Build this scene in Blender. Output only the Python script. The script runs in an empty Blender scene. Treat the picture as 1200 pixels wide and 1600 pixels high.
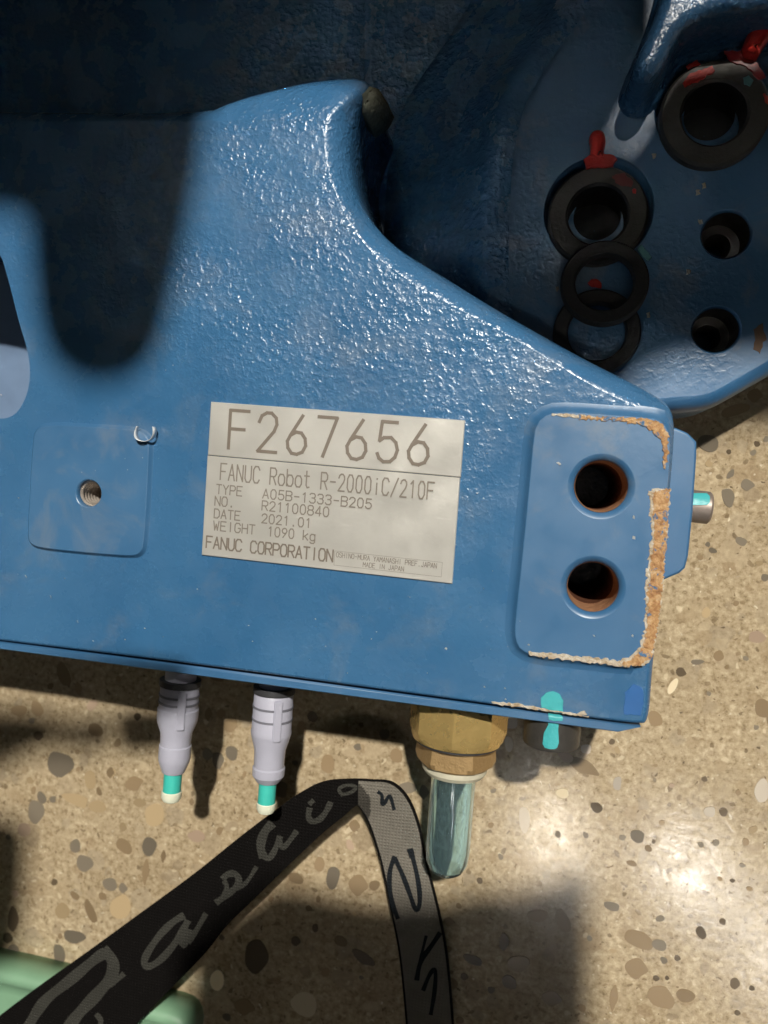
import bpy, bmesh, math, random
from mathutils import Vector, Matrix, geometry
from mathutils.bvhtree import BVHTree
random.seed(7)
S = bpy.context.scene
COL = S.collection

# ------------------------------------------------------------------ camera (solved from the rectangular name plate)
ZT = 0.065                                    # height of the casting's top face above the floor
F = 1202.0                                    # focal length in photo pixels (photo 1200 x 1600)
_a = Vector((0.07808642, -0.00769482, 0.01559812))
_b = Vector((0.00336911, 0.04825283, 0.00233695))
_t = Vector((-0.05753217, -0.01362069, -0.24435926))     # label's lower left corner in the camera's frame
_X = _a.normalized(); _Z = _a.cross(_b).normalized(); _Y = _Z.cross(_X)
RW = Matrix((_X, _Y, _Z))                      # camera frame -> world
CAM = -(RW @ _t); CAM.z += ZT
_n = RW @ Vector((0, 0, -1))
CAM0 = Vector((CAM.x, CAM.y, 0))
CAM = Vector((0, 0, CAM.z))                    # world origin on the floor under the lens
LAB = RW @ _t + CAM                            # label corner in the world

def P(px, py, z):
    d = RW @ Vector(((px - 600) / F, -(py - 800) / F, -1))
    return CAM + d * ((z - CAM.z) / d.z)

def pray(px, py):
    return (RW @ Vector(((px - 600) / F, -(py - 800) / F, -1))).normalized()

cd = bpy.data.cameras.new('camera'); cam = bpy.data.objects.new('camera', cd); COL.objects.link(cam)
cd.sensor_fit = 'VERTICAL'; cd.sensor_height = 36.0; cd.sensor_width = 27.0
cd.lens = F / 1600 * 36.0
cd.clip_start = 0.005; cd.clip_end = 60
m4 = RW.to_4x4(); m4.translation = CAM; cam.matrix_world = m4
cd.dof.use_dof = True; cd.dof.focus_distance = 0.24; cd.dof.aperture_fstop = cd.lens / 2.2
S.camera = cam

# ------------------------------------------------------------------ world and lamps
W = bpy.data.worlds.new('World'); S.world = W; W.use_nodes = True
bg = W.node_tree.nodes['Background']; bg.inputs[0].default_value = (1.0, 0.95, 0.85, 1); bg.inputs[1].default_value = 0.002
LA = Vector((1.0, 3.3, 6.0))                 # high bay lamp beyond the robot
def lamp(name, loc, power, size, col):
    l = bpy.data.lights.new(name, 'POINT'); l.energy = power; l.shadow_soft_size = size; l.color = col
    o = bpy.data.objects.new(name, l); COL.objects.link(o); o.location = loc; return o
lamp('high_bay_lamp', LA, 2750, 0.10, (1.0, 0.95, 0.86))
def ceiling_panel(name, px, py, z, height, radius, power, col, beam=180):
    """a round ceiling lamp hung where the polished surface at this point of the picture mirrors it"""
    p = P(px, py, z); d = pray(px, py); d.z = -d.z
    loc = p + d * ((height - p.z) / d.z)
    l = bpy.data.lights.new(name, 'AREA'); l.shape = 'DISK'; l.size = 2 * radius; l.energy = power; l.color = col
    if beam < 180:                              # narrow beam reflector: same brightness on axis
        h = math.radians(beam) / 2; l.spread = 2 * h; l.energy = power * (math.tan(h) - h) / math.tan(h)
    o = bpy.data.objects.new(name, l); COL.objects.link(o); o.location = loc
    o.rotation_euler = (p - loc).to_track_quat('-Z', 'Y').to_euler(); return o
ceiling_panel('ceiling_lamp', 450, 270, ZT, 5.8, 0.36, 1.8, (0.96, 0.98, 1.0))
ceiling_panel('ceiling_lamp', 845, 1285, 0, 5.8, 0.36, 20, (1.0, 0.95, 0.86), 4.4)
ceiling_panel('ceiling_lamp', 1075, 1360, 0, 5.8, 0.32, 58, (1.0, 0.96, 0.9), 4.4)
ceiling_panel('ceiling_lamp', 1210, 1490, 0, 5.8, 0.36, 46, (1.0, 0.96, 0.9), 4.4)
lamp('ridge_glint_light', Vector((-4.5, -1.0, 5.0)), 6, 0.08, (1.0, 0.97, 0.92))  # added light, gives the rounded ridges their glints
def fill_beam(name, loc, aim, radius, power, col, beam):
    l = bpy.data.lights.new(name, 'AREA'); l.shape = 'DISK'; l.size = 2 * radius; l.color = col
    h = math.radians(beam) / 2; l.spread = 2 * h; l.energy = power * (math.tan(h) - h) / math.tan(h)
    o = bpy.data.objects.new(name, l); COL.objects.link(o); o.location = loc
    o.rotation_euler = (aim - loc).to_track_quat('-Z', 'Y').to_euler(); return o
fill_beam('fill_light', Vector((-1.6, 1.3, 5.8)), P(900, 130, ZT - 0.03), 0.12, 105, (1.0, 0.98, 0.93), 1.8)  # added narrow fill, brightens the flange and its ridge
_d = pray(850, 1300); _d.z = -_d.z
fill_beam('fill_light', P(850, 1300, 0) + _d * (5.6 / _d.z), P(400, 1085, 0), 0.36, 150, (1.0, 0.93, 0.82), 2.3)  # added narrow fill, lifts the shadow band below the front edge
S.view_settings.view_transform = 'Standard'; S.view_settings.look = 'None'
S.view_settings.exposure = 0; S.view_settings.gamma = 1; S.view_settings.use_curve_mapping = False
S.render.engine = 'CYCLES'; S.cycles.use_denoising = True
S.render.resolution_x = 768; S.render.resolution_y = 1024

# ------------------------------------------------------------------ materials
class NT:
    def __init__(s, name):
        s.m = bpy.data.materials.new(name); s.m.use_nodes = True
        s.t = s.m.node_tree; s.b = s.t.nodes['Principled BSDF']; s.out = s.t.nodes['Material Output']
        s.tc = s.t.nodes.new('ShaderNodeTexCoord').outputs['Object']
    def n(s, ty, **k):
        o = s.t.nodes.new('ShaderNode' + ty)
        for a, v in k.items(): setattr(o, a, v)
        return o
    def l(s, a, b): s.t.links.new(a, b)
    def noise(s, scale, detail=3, rough=0.5, dist=0.0, vec=None):
        o = s.n('TexNoise'); o.inputs['Scale'].default_value = scale; o.inputs['Detail'].default_value = detail
        o.inputs['Roughness'].default_value = rough; o.inputs['Distortion'].default_value = dist
        s.l(vec or s.tc, o.inputs['Vector']); return o.outputs['Fac']
    def vor(s, scale, feature='F1', rnd=1.0, vec=None):
        o = s.n('TexVoronoi', feature=feature); o.inputs['Scale'].default_value = scale
        o.inputs['Randomness'].default_value = rnd; s.l(vec or s.tc, o.inputs['Vector']); return o
    def ramp(s, src, stops):
        o = s.n('ValToRGB'); e = o.color_ramp.elements
        while len(e) > 1: e.remove(e[-1])
        for i, (p, c) in enumerate(stops):
            x = e[0] if i == 0 else e.new(p)
            x.position = p; x.color = (c, c, c, 1) if not hasattr(c, '__len__') else (*c, 1)
        s.l(src, o.inputs[0]); return o.outputs[0]
    def mix(s, fac, a, b, mode='MIX'):
        o = s.n('MixRGB', blend_type=mode)
        for i, v in ((0, fac), (1, a), (2, b)):
            if hasattr(v, 'is_output'): s.l(v, o.inputs[i])
            elif hasattr(v, '__len__'): o.inputs[i].default_value = (*v, 1)
            else: o.inputs[i].default_value = v if i == 0 else (v, v, v, 1)
        return o.outputs[0]
    def math(s, op, a, b=0.0):
        o = s.n('Math', operation=op)
        for i, v in ((0, a), (1, b)):
            if hasattr(v, 'is_output'): s.l(v, o.inputs[i])
            else: o.inputs[i].default_value = v
        return o.outputs[0]
    def bump(s, h, dist, strength=1.0, nrm=None):
        o = s.n('Bump'); o.inputs['Distance'].default_value = dist; o.inputs['Strength'].default_value = strength
        s.l(h, o.inputs['Height'])
        if nrm: s.l(nrm, o.inputs['Normal'])
        return o.outputs[0]
    def set(s, **k):
        for a, v in k.items():
            a = a.replace('_', ' ')
            if hasattr(v, 'is_output'): s.l(v, s.b.inputs[a])
            elif hasattr(v, '__len__'): s.b.inputs[a].default_value = (*v, 1)
            else: s.b.inputs[a].default_value = v
        return s.m

def mat_blue(name, relief, rough=0.23, dirt=0.5, chips=0.0):
    t = NT(name)
    col = t.mix(t.ramp(t.noise(28, 4, 0.6), [(0.3, 0.0), (0.7, 1.0)]), (0.030, 0.115, 0.245), (0.046, 0.147, 0.292))
    lo = t.ramp(t.noise(11, 3, 0.6, 0.4), [(0.40, 0.0), (0.66, 1.0)])
    col = t.mix(t.math('MULTIPLY', lo, 0.13), col, (0.11, 0.20, 0.34))
    d = t.ramp(t.noise(46, 5, 0.65, 0.6), [(0.52, 0.0), (0.78, 1.0)])
    col = t.mix(t.math('MULTIPLY', d, 0.65 * dirt), col, (0.20, 0.22, 0.23))
    sp = t.ramp(t.vor(420).outputs['Distance'], [(0.0, 1.0), (0.10, 0.0)])
    sel = t.ramp(t.noise(60, 2), [(0.60, 0.0), (0.68, 1.0)])
    col = t.mix(t.math('MULTIPLY', t.math('MULTIPLY', sp, sel), 0.8), col, (0.55, 0.56, 0.52))
    rg = t.ramp(t.noise(90, 4, 0.6), [(0.3, rough - 0.06), (0.75, rough + 0.16)])
    h = t.ramp(t.noise(560, 2, 0.5, 0.3), [(0.30, 0.0), (0.5, 0.35), (0.68, 1.0)])
    h2 = t.noise(1100, 2, 0.5)
    sep = t.n('SeparateXYZ'); t.l(t.tc, sep.inputs[0])
    grad = t.ramp(t.math('ADD', t.math('MULTIPLY', sep.outputs[1], 8.0), t.math('ADD', t.math('MULTIPLY', sep.outputs[0], 2.2), 0.42)), [(0.10, 0.20), (0.75, 1.0)])
    amp = t.math('MULTIPLY', grad, t.ramp(t.noise(24, 2), [(0.34, 0.22), (0.62, 1.0)]))
    hh = t.math('MULTIPLY', t.math('ADD', h, t.math('MULTIPLY', h2, 0.35)), amp)
    t.set(Base_Color=col, Roughness=rg, Normal=t.bump(hh, 0.00029, relief))
    t.b.inputs['Specular IOR Level'].default_value = 0.75
    return t.m

def mat_plain(name, col, rough=0.5, metal=0.0, var=0.12, nscale=200, bump=0.0, bscale=600, spec=0.5):
    t = NT(name)
    c = t.mix(t.noise(nscale, 4, 0.6), tuple(x * (1 - var) for x in col), tuple(min(1, x * (1 + var)) for x in col))
    k = dict(Base_Color=c, Roughness=t.ramp(t.noise(nscale * 1.7, 3), [(0.3, max(0.02, rough - 0.06)), (0.7, rough + 0.08)]), Metallic=metal)
    if bump: k['Normal'] = t.bump(t.noise(bscale, 3), bump)
    t.set(**k); t.b.inputs['Specular IOR Level'].default_value = spec
    return t.m

def mat_rust():
    t = NT('rust')
    n1 = t.noise(420, 6, 0.75, 0.6)
    col = t.ramp(n1, [(0.28, (0.12, 0.055, 0.025)), (0.42, (0.34, 0.165, 0.06)), (0.55, (0.50, 0.30, 0.13)), (0.70, (0.52, 0.40, 0.27)), (0.85, (0.58, 0.52, 0.44))])
    fl_ = t.ramp(t.noise(330, 5, 0.7, 0.4), [(0.56, 0.0), (0.60, 1.0)])
    col = t.mix(fl_, col, (0.05, 0.145, 0.28))
    return t.set(Base_Color=col, Roughness=0.62, Normal=t.bump(t.noise(900, 4, 0.6), 0.0006))

def mat_chip():
    t = NT('bare_paint_chip')
    col = t.ramp(t.noise(420, 5, 0.65, 0.5), [(0.32, (0.3, 0.2, 0.1)), (0.45, (0.44, 0.35, 0.24)), (0.6, (0.55, 0.5, 0.42))])
    return t.set(Base_Color=col, Roughness=0.6, Normal=t.bump(t.noise(1200, 4, 0.6), 0.0005))

def mat_floor():
    t = NT('polished_concrete')
    wn = t.n('TexNoise'); wn.inputs['Scale'].default_value = 170; wn.inputs['Detail'].default_value = 3; t.l(t.tc, wn.inputs['Vector'])
    off = t.n('VectorMath', operation='MULTIPLY_ADD'); t.l(wn.outputs['Color'], off.inputs[0]); off.inputs[1].default_value = (0.0065, 0.0065, 0); t.l(t.tc, off.inputs[2])
    wv = off.outputs[0]
    sand = t.ramp(t.noise(420, 6, 0.75), [(0.30, (0.17, 0.125, 0.072)), (0.44, (0.38, 0.30, 0.19)), (0.56, (0.51, 0.415, 0.28)), (0.72, (0.68, 0.59, 0.43))])
    cloud = t.ramp(t.noise(30, 4, 0.65), [(0.3, (0.78, 0.75, 0.70)), (0.7, (1.05, 1.04, 1.02))])
    col = t.mix(1.0, sand, cloud, 'MULTIPLY')
    def layer(col, scale, r0, r1, keep, cols, amount, vec=wv):
        v = t.vor(scale, vec=vec)
        sep = t.n('SeparateColor'); t.l(v.outputs['Color'], sep.inputs[0])
        m = t.math('MULTIPLY', t.ramp(v.outputs['Distance'], [(r0, 1.0), (r1, 0.0)]), t.ramp(sep.outputs[0], [(keep, 0.0), (keep + 0.01, 1.0)]))
        c = t.ramp(sep.outputs[1], [(i / (len(cols) - 1), x) for i, x in enumerate(cols)])
        c = t.mix(0.35, c, sand, 'MULTIPLY')
        return t.mix(t.math('MULTIPLY', m, amount), col, c), m
    tones = [(0.34, 0.25, 0.15), (0.50, 0.40, 0.26), (0.40, 0.34, 0.25), (0.66, 0.55, 0.38), (0.28, 0.22, 0.15)]
    col, m1 = layer(col, 78, 0.36, 0.40, 0.50, tones, 0.55)
    col, m2 = layer(col, 150, 0.34, 0.39, 0.45, tones, 0.6)
    col, m3 = layer(col, 330, 0.26, 0.34, 0.60, [(0.14, 0.10, 0.06), (0.36, 0.27, 0.16), (0.85, 0.75, 0.55)], 0.7)
    col, m4 = layer(col, 620, 0.20, 0.30, 0.78, [(0.10, 0.07, 0.04), (0.3, 0.22, 0.13), (0.95, 0.88, 0.7)], 0.8)
    rg = t.ramp(t.noise(140, 5, 0.7), [(0.3, 0.09), (0.7, 0.22)])
    h = t.math('ADD', t.noise(420, 4, 0.6), t.math('MULTIPLY', m4, -0.5))
    return t.set(Base_Color=col, Roughness=rg, Normal=t.bump(h, 0.00007, 0.6), Specular_IOR_Level=0.9)

def mat_stone(name, col):
    t = NT(name)
    oi = t.n('ObjectInfo')
    c = t.mix(t.noise(260, 5, 0.65), tuple(x * 0.8 for x in col), tuple(min(1, x * 1.2) for x in col))
    hs = t.n('HueSaturation'); t.l(c, hs.inputs['Color'])
    t.l(t.math('ADD', t.math('MULTIPLY', oi.outputs['Random'], 0.5), 0.75), hs.inputs['Value'])
    return t.set(Base_Color=hs.outputs[0], Roughness=t.ramp(t.noise(200, 3), [(0.3, 0.09), (0.7, 0.20)]), Normal=t.bump(t.noise(500, 3), 0.00004, 0.6))

def mat_weave(name, col, rough=0.85):
    t = NT(name)
    w1 = t.n('TexWave', wave_type='BANDS'); w1.inputs['Scale'].default_value = 260; t.l(t.tc, w1.inputs['Vector'])
    w2 = t.n('TexWave', wave_type='BANDS', bands_direction='Y'); w2.inputs['Scale'].default_value = 260; t.l(t.tc, w2.inputs['Vector'])
    h = t.math('MAXIMUM', w1.outputs['Fac'], w2.outputs['Fac'])
    c = t.mix(t.noise(90, 4, 0.6), tuple(x * 0.7 for x in col), tuple(x * 1.3 for x in col))
    return t.set(Base_Color=c, Roughness=rough, Normal=t.bump(h, 0.0004, 0.7), Specular_IOR_Level=0.12)

M = {}
M['blue'] = mat_blue('blue_cast_paint', 1.0)
M['blue_smooth'] = mat_blue('blue_smooth_paint', 0.10, 0.38, 0.9)
M['blue_plain'] = mat_blue('blue_panel_paint', 0.05, 0.40, 0.3)
M['blue_shade_grey'] = mat_blue('blue_flange_shade_paint', 0.35, 0.36, 1.3)  # stronger grey grime mix also carries the flange's greyer shaded tone
M['rust'] = mat_rust(); M['chip'] = mat_chip()
M['brass'] = mat_plain('brass', (0.66, 0.47, 0.18), 0.28, 0.6, 0.12, 120, 0.00012, 900)
M['bronze'] = mat_plain('dull_brass', (0.42, 0.28, 0.13), 0.42, 0.5, 0.15, 150, 0.0002, 700)
M['black_steel'] = mat_plain('black_oxide_steel', (0.055, 0.051, 0.046), 0.40, 0.1, 0.25, 300, 0.0001, 900)
M['flange_steel'] = mat_plain('oiled_black_steel', (0.05, 0.045, 0.038), 0.5, 0.2, 0.25, 300, 0.0001, 900)
M['socket_shade'] = mat_plain('shade_black_socket', (0.008, 0.007, 0.006), 0.7, 0, 0.2, 300)  # near-black colour stands in for the shade inside the deep sockets
M['steel'] = mat_plain('bare_steel', (0.30, 0.25, 0.22), 0.45, 0.5, 0.2, 300)
M['thread'] = mat_plain('threaded_steel', (0.50, 0.44, 0.38), 0.30, 0.45, 0.2, 400)
M['grey_plastic'] = mat_plain('grey_plastic', (0.42, 0.42, 0.50), 0.42, 0, 0.05, 150, 0.00005, 900)
M['dark_plastic'] = mat_plain('dark_rubber_seal', (0.035, 0.035, 0.038), 0.55, 0, 0.2)
M['teal'] = mat_plain('teal_plastic', (0.05, 0.50, 0.42), 0.45, 0, 0.08)
M['cream'] = mat_plain('cream_plastic', (0.74, 0.76, 0.60), 0.45, 0, 0.05)
M['cream_seal'] = mat_plain('worn_cream_seal', (0.55, 0.52, 0.40), 0.5, 0, 0.25, 300)
M['plate'] = mat_plain('satin_aluminium', (0.63, 0.615, 0.57), 0.34, 0.5, 0.12, 45, 0.00003, 500)
M['ink'] = mat_plain('etched_lettering', (0.17, 0.14, 0.11), 0.5, 0.1, 0.12, 500)
M['ink_light'] = mat_plain('faint_etched_lettering', (0.20, 0.172, 0.14), 0.5, 0.1, 0.12, 500)
M['cyan'] = mat_plain('cyan_marker_paint', (0.055, 0.41, 0.43), 0.42, 0, 0.15, 250, 0.0002, 800)
M['red'] = mat_plain('red_marker_paint', (0.62, 0.03, 0.02), 0.38, 0, 0.15, 250, 0.0003, 700)
M['rubber'] = mat_plain('black_rubber', (0.03, 0.028, 0.025), 0.6, 0, 0.2, 300, 0.0001, 900)
M['strap_black'] = mat_weave('black_webbing', (0.004, 0.0033, 0.003))
M['strap_grey'] = mat_weave('grey_webbing', (0.17, 0.155, 0.13))
M['strap_mid'] = mat_weave('dark_grey_webbing', (0.055, 0.05, 0.042))
M['strap_print'] = mat_weave('woven_grey_lettering', (0.042, 0.041, 0.035))
M['strap_ink'] = mat_weave('woven_dark_lettering', (0.012, 0.015, 0.018))
M['green'] = mat_plain('pale_green_plastic', (0.20, 0.36, 0.23), 0.42, 0, 0.12, 60)
M['bore_shade'] = mat_plain('shaded_rusty_bore', (0.13, 0.05, 0.025), 0.55, 0.2, 0.4, 300, 0.0005, 600)  # rust darkened to put the unlit depth of the bore into its colour
M['bore_rim_lit'] = mat_plain('lit_rusty_bore_rim', (0.42, 0.22, 0.12), 0.5, 0.2, 0.4, 300, 0.0006, 500)  # lighter rust puts the lit mouth of the bore into its colour
M['putty'] = mat_plain('grey_green_filler', (0.10, 0.105, 0.075), 0.7, 0, 0.4, 200, 0.001, 300)
M['swarf'] = mat_plain('bright_metal_shavings', (0.75, 0.77, 0.78), 0.35, 0.3, 0.1)
M['floor'] = mat_floor()
g = NT('clear_blue_tube')
g.set(Base_Color=(0.70, 0.91, 0.98), Roughness=0.03, IOR=1.30, Transmission_Weight=0.97); M['tube'] = g.m

# ------------------------------------------------------------------ builders
def mesh(name, verts, faces, mat, parent=None, smooth=False, wn=False, mi=None, recalc=False):
    me = bpy.data.meshes.new(name); me.from_pydata([tuple(v) for v in verts], [], faces)
    for mm in (mat if isinstance(mat, (list, tuple)) else [mat]): me.materials.append(mm)
    if recalc:
        b = bmesh.new(); b.from_mesh(me); bmesh.ops.recalc_face_normals(b, faces=b.faces); b.to_mesh(me); b.free()
    if smooth:
        for p in me.polygons: p.use_smooth = True
    if mi:
        for p, i in zip(me.polygons, mi): p.material_index = i
    me.update()
    o = bpy.data.objects.new(name, me); COL.objects.link(o)
    if parent: set_parent(o, parent)
    if wn:
        w = o.modifiers.new('weighted_normals', 'WEIGHTED_NORMAL'); w.weight = 100; w.keep_sharp = True
    return o
def set_parent(o, p):
    o.parent = p
    base = Vector((0, 0, 0)); q = p
    while q: base += q.location; q = q.parent
    o.location = -base
def sharp_by_angle(o, deg=35):
    me = o.data; b = bmesh.new(); b.from_mesh(me)
    for e in b.edges:
        e.smooth = not (len(e.link_faces) == 2 and e.calc_face_angle(0) > math.radians(deg))
    b.to_mesh(me); b.free()
def empty(name, loc, label, cat, group=None):
    o = bpy.data.objects.new(name, None); COL.objects.link(o); o.location = loc; o.empty_display_size = 0.02
    return tag(o, label, cat, group)
def tag(o, label, cat, group=None):
    o['label'] = label; o['category'] = cat
    if group: o['group'] = group
    return o
def chaikin(pts, it=2, closed=True):
    for _ in range(it):
        out = []; n = len(pts)
        rng = range(n) if closed else range(n - 1)
        if not closed: out.append(pts[0])
        for i in rng:
            a = Vector(pts[i]); b = Vector(pts[(i + 1) % n])
            out += [a * 0.75 + b * 0.25, a * 0.25 + b * 0.75]
        if not closed: out.append(pts[-1])
        pts = out
    return [Vector(p) for p in pts]
def ccw(pts):
    a = sum(pts[i][0] * pts[(i + 1) % len(pts)][1] - pts[(i + 1) % len(pts)][0] * pts[i][1] for i in range(len(pts)))
    return list(pts) if a > 0 else list(reversed(pts))
def offset(loop, d):
    n = len(loop); out = []
    for i in range(n):
        a = Vector(loop[i - 1][:2]); b = Vector(loop[i][:2]); c = Vector(loop[(i + 1) % n][:2])
        e1 = (b - a); e2 = (c - b)
        e1 = e1.normalized() if e1.length > 1e-9 else e2.normalized(); e2 = e2.normalized() if e2.length > 1e-9 else e1
        n1 = Vector((e1.y, -e1.x)); n2 = Vector((e2.y, -e2.x))
        m = n1 + n2
        m = m.normalized() if m.length > 1e-6 else n1
        k = max(0.45, m.dot(n1))
        out.append(b + m * (d / k))
    return out
def circle(c, r, n=40):
    return [Vector((c[0] + r * math.cos(2 * math.pi * i / n), c[1] + r * math.sin(2 * math.pi * i / n))) for i in range(n)]
def solid(name, rings, mat, parent=None, holes=(), hole_z=None, bottom=True, smooth=True, rough_top=None):
    """rings: list of lists of 3-D points, top ring first, same count, counter-clockwise; holes: lists of rings cut in the top"""
    n = len(rings[0]); V = []; Fc = []
    for r in rings: V += [Vector(p) for p in r]
    for k in range(len(rings) - 1):
        for i in range(n):
            j = (i + 1) % n
            Fc.append((k * n + i, (k + 1) * n + i, (k + 1) * n + j, k * n + j))
    polys = [[Vector(p) for p in rings[0]]]; idx = list(range(n))
    for h in holes:
        hn = len(h[0]); base = len(V)
        for r in h: V += [Vector(p) for p in r]
        for k in range(len(h) - 1):
            for i in range(hn):
                j = (i + 1) % hn
                Fc.append((base + k * hn + i, base + k * hn + j, base + (k + 1) * hn + j, base + (k + 1) * hn + i))
        polys.append([Vector(p) for p in h[0]]); idx += list(range(base, base + hn))
    for tri in geometry.tessellate_polygon(polys):
        a, b, c = (idx[q] for q in tri)
        nn = (V[b] - V[a]).cross(V[c] - V[a])
        Fc.append((a, b, c) if nn.z > 0 else (a, c, b))
    if bottom: Fc.append(tuple(reversed(range((len(rings) - 1) * n, len(rings) * n))))
    o = mesh(name, V, Fc, mat, parent, smooth=smooth)
    for p in o.data.polygons:
        if len(p.vertices) != 4 or not smooth: p.use_smooth = False
    return o
def slab(name, loop, profile, mat, parent=None, holes=(), bottom=True):
    """loop: 2-D points; profile: (outward offset, z) from the top ring down"""
    loop = ccw(loop)
    rings = [[Vector((p[0], p[1], z)) for p in (offset(loop, d) if d else loop)] for d, z in profile]
    return solid(name, rings, mat, parent, holes, bottom=bottom)
def rnd_profile(r, ztop, zbot, n=4):
    return [(-r + r * math.sin(a), ztop - r + r * math.cos(a)) for a in [i * math.pi / 2 / n for i in range(n + 1)]] + [(0, zbot)]
def px_loop(pts, z, it=0):
    q = [P(x, y, z).to_2d() for x, y in pts]
    return ccw(chaikin(q, it) if it else q)
def lathe(name, org, axis, prof, mat, parent=None, seg=40, mi=None, sides=None, sharp=30):
    """prof: (distance along the axis, radius[, sides]); radius 0 closes; sides gives a polygon section"""
    axis = Vector(axis).normalized()
    up = Vector((0, 0, 1)) if abs(axis.z) < 0.9 else Vector((0, 1, 0))
    u = axis.cross(up).normalized(); w = u.cross(axis).normalized()
    V = []; Fc = []; mis = []
    for it in prof:
        t, r = it[0], it[1]; sd = it[2] if len(it) > 2 else None
        for i in range(seg):
            a = 2 * math.pi * i / seg; rr = r
            if sd:
                ap = r * math.cos(math.pi / sd); aa = (a + math.pi / sd * 0) % (2 * math.pi / sd) - math.pi / sd
                rr = ap / math.cos(aa)
                if len(it) > 3: rr = min(rr, it[3])
            V.append(org + axis * t + (u * math.cos(a) + w * math.sin(a)) * rr)
    for k in range(len(prof) - 1):
        for i in range(seg):
            j = (i + 1) % seg
            Fc.append((k * seg + i, k * seg + j, (k + 1) * seg + j, (k + 1) * seg + i)); mis.append(mi[k] if mi else 0)
    o = mesh(name, V, Fc, mat, parent, smooth=True, recalc=True)
    if mi:
        for p, i in zip(o.data.polygons, mis): p.material_index = i
    sharp_by_angle(o, sharp)
    return o
def box(name, c, ax, half, mat, parent=None, bev=0.0):
    """oriented box: centre, axes (x, y), half sizes"""
    x = Vector(ax[0]).normalized(); y = Vector(ax[1]).normalized(); z = x.cross(y)
    V = [Vector(c) + x * (sx * half[0]) + y * (sy * half[1]) + z * (sz * half[2]) for sx in (-1, 1) for sy in (-1, 1) for sz in (-1, 1)]
    o = mesh(name, V, [(0, 1, 3, 2), (4, 6, 7, 5), (0, 4, 5, 1), (2, 3, 7, 6), (0, 2, 6, 4), (1, 5, 7, 3)], mat, parent, recalc=True)
    if bev:
        b = bmesh.new(); b.from_mesh(o.data); bmesh.ops.bevel(b, geom=list(b.edges), offset=bev, segments=2, affect='EDGES'); b.to_mesh(o.data); b.free()
    return o
def jag(pts, step, amp, seed=1):
    r = random.Random(seed); out = []; n = len(pts)
    for i in range(n):
        a = Vector(pts[i]); b = Vector(pts[(i + 1) % n]); k = max(1, int((b - a).length / step))
        for j in range(k):
            q = a.lerp(b, j / k); out.append(q + Vector((r.uniform(-amp, amp), r.uniform(-amp, amp))))
    return out
def decal(name, pts, z, mat, parent, th=0.00015, step=5, amp=1.6, seed=1):
    """thin raised film of paint, rust or bare metal with its own outline and thickness"""
    q = ccw([P(p.x, p.y, z).to_2d() for p in jag(pts, step, amp, seed)])
    rings = [[Vector((*p, z + th)) for p in offset(q, -0.00012)], [Vector((*p, z)) for p in q]]
    return solid(name, rings, mat, parent, bottom=False, smooth=False)
def strokes(name, lines, width, mapf, mat, parent, lift=2e-6):
    """lines: polylines in a 2-D frame; mapf turns (x, y, k) into a point in the world"""
    V = []; Fc = []; k = 0
    for ln in lines:
        for a, b in zip(ln[:-1], ln[1:]):
            a = Vector(a); b = Vector(b); d = b - a
            if d.length < 1e-9: continue
            d.normalize(); nrm = Vector((-d.y, d.x)) * width / 2; e = d * width * 0.32
            base = len(V); k += 1
            for q in (a - e + nrm, a - e - nrm, b + e - nrm, b + e + nrm): V.append(mapf(q.x, q.y, k * lift))
            Fc.append((base, base + 1, base + 2, base + 3))
    return mesh(name, V, Fc, mat, parent)

# ------------------------------------------------------------------ floor with its aggregate
fl = mesh('floor', [(-0.9, -0.9, 0), (0.9, -0.9, 0), (0.9, 0.9, 0), (-0.9, 0.9, 0)], [(0, 1, 2, 3)], M['floor'])
fl['kind'] = 'structure'
SC = {'g': (0.185, 0.155, 0.115), 'b': (0.25, 0.18, 0.105), 't': (0.38, 0.285, 0.165), 'd': (0.11, 0.082, 0.052), 'l': (0.50, 0.44, 0.36), 'w': (0.72, 0.61, 0.42), 'p': (0.38, 0.28, 0.20)}
SM = {k: mat_stone('aggregate_' + n, SC[k]) for k, n in zip('gbtdlwp', ('grey', 'brown', 'tan', 'dark', 'pale', 'cream', 'pink'))}
SMESH = {}
for k in SC:
    SMESH[k] = []
    for q in range(4):
        n = 8; r = random.Random(q * 131 + ord(k))
        rad = [0.55 * (1 + r.uniform(-0.26, 0.16)) for _ in range(n)]
        ol = [Vector((rad[i] * math.cos(6.2832 * (i + r.uniform(-.25, .25)) / n), rad[i] * math.sin(6.2832 * i / n))) for i in range(n)]
        ol = chaikin(ol, 1 if q % 2 else 2); n = len(ol)
        top = [(0.97 * p.x, 0.97 * p.y, 1.0) for p in ol]; bot = [(p.x, p.y, -1.0) for p in ol]
        me = bpy.data.meshes.new('stone'); me.from_pydata(top + bot, [], [tuple(range(n))] + [(i, n + i, n + (i + 1) % n, (i + 1) % n) for i in range(n)])
        me.materials.append(SM[k]); SMESH[k].append(me)
placed = []
def stone(px, py, w, h, ang, kind):
    p = P(px, py, 0); s = (P(px + 1, py, 0) - p).length
    me = random.choice(SMESH[kind])
    o = bpy.data.objects.new('stone', me); COL.objects.link(o); o.parent = fl
    o.location = (p.x, p.y, 0); o.scale = (w * s, h * s, random.uniform(0.00012, 0.00024)); o.rotation_euler.z = math.radians(ang)
    placed.append((px, py, max(w, h) / 2))
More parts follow.
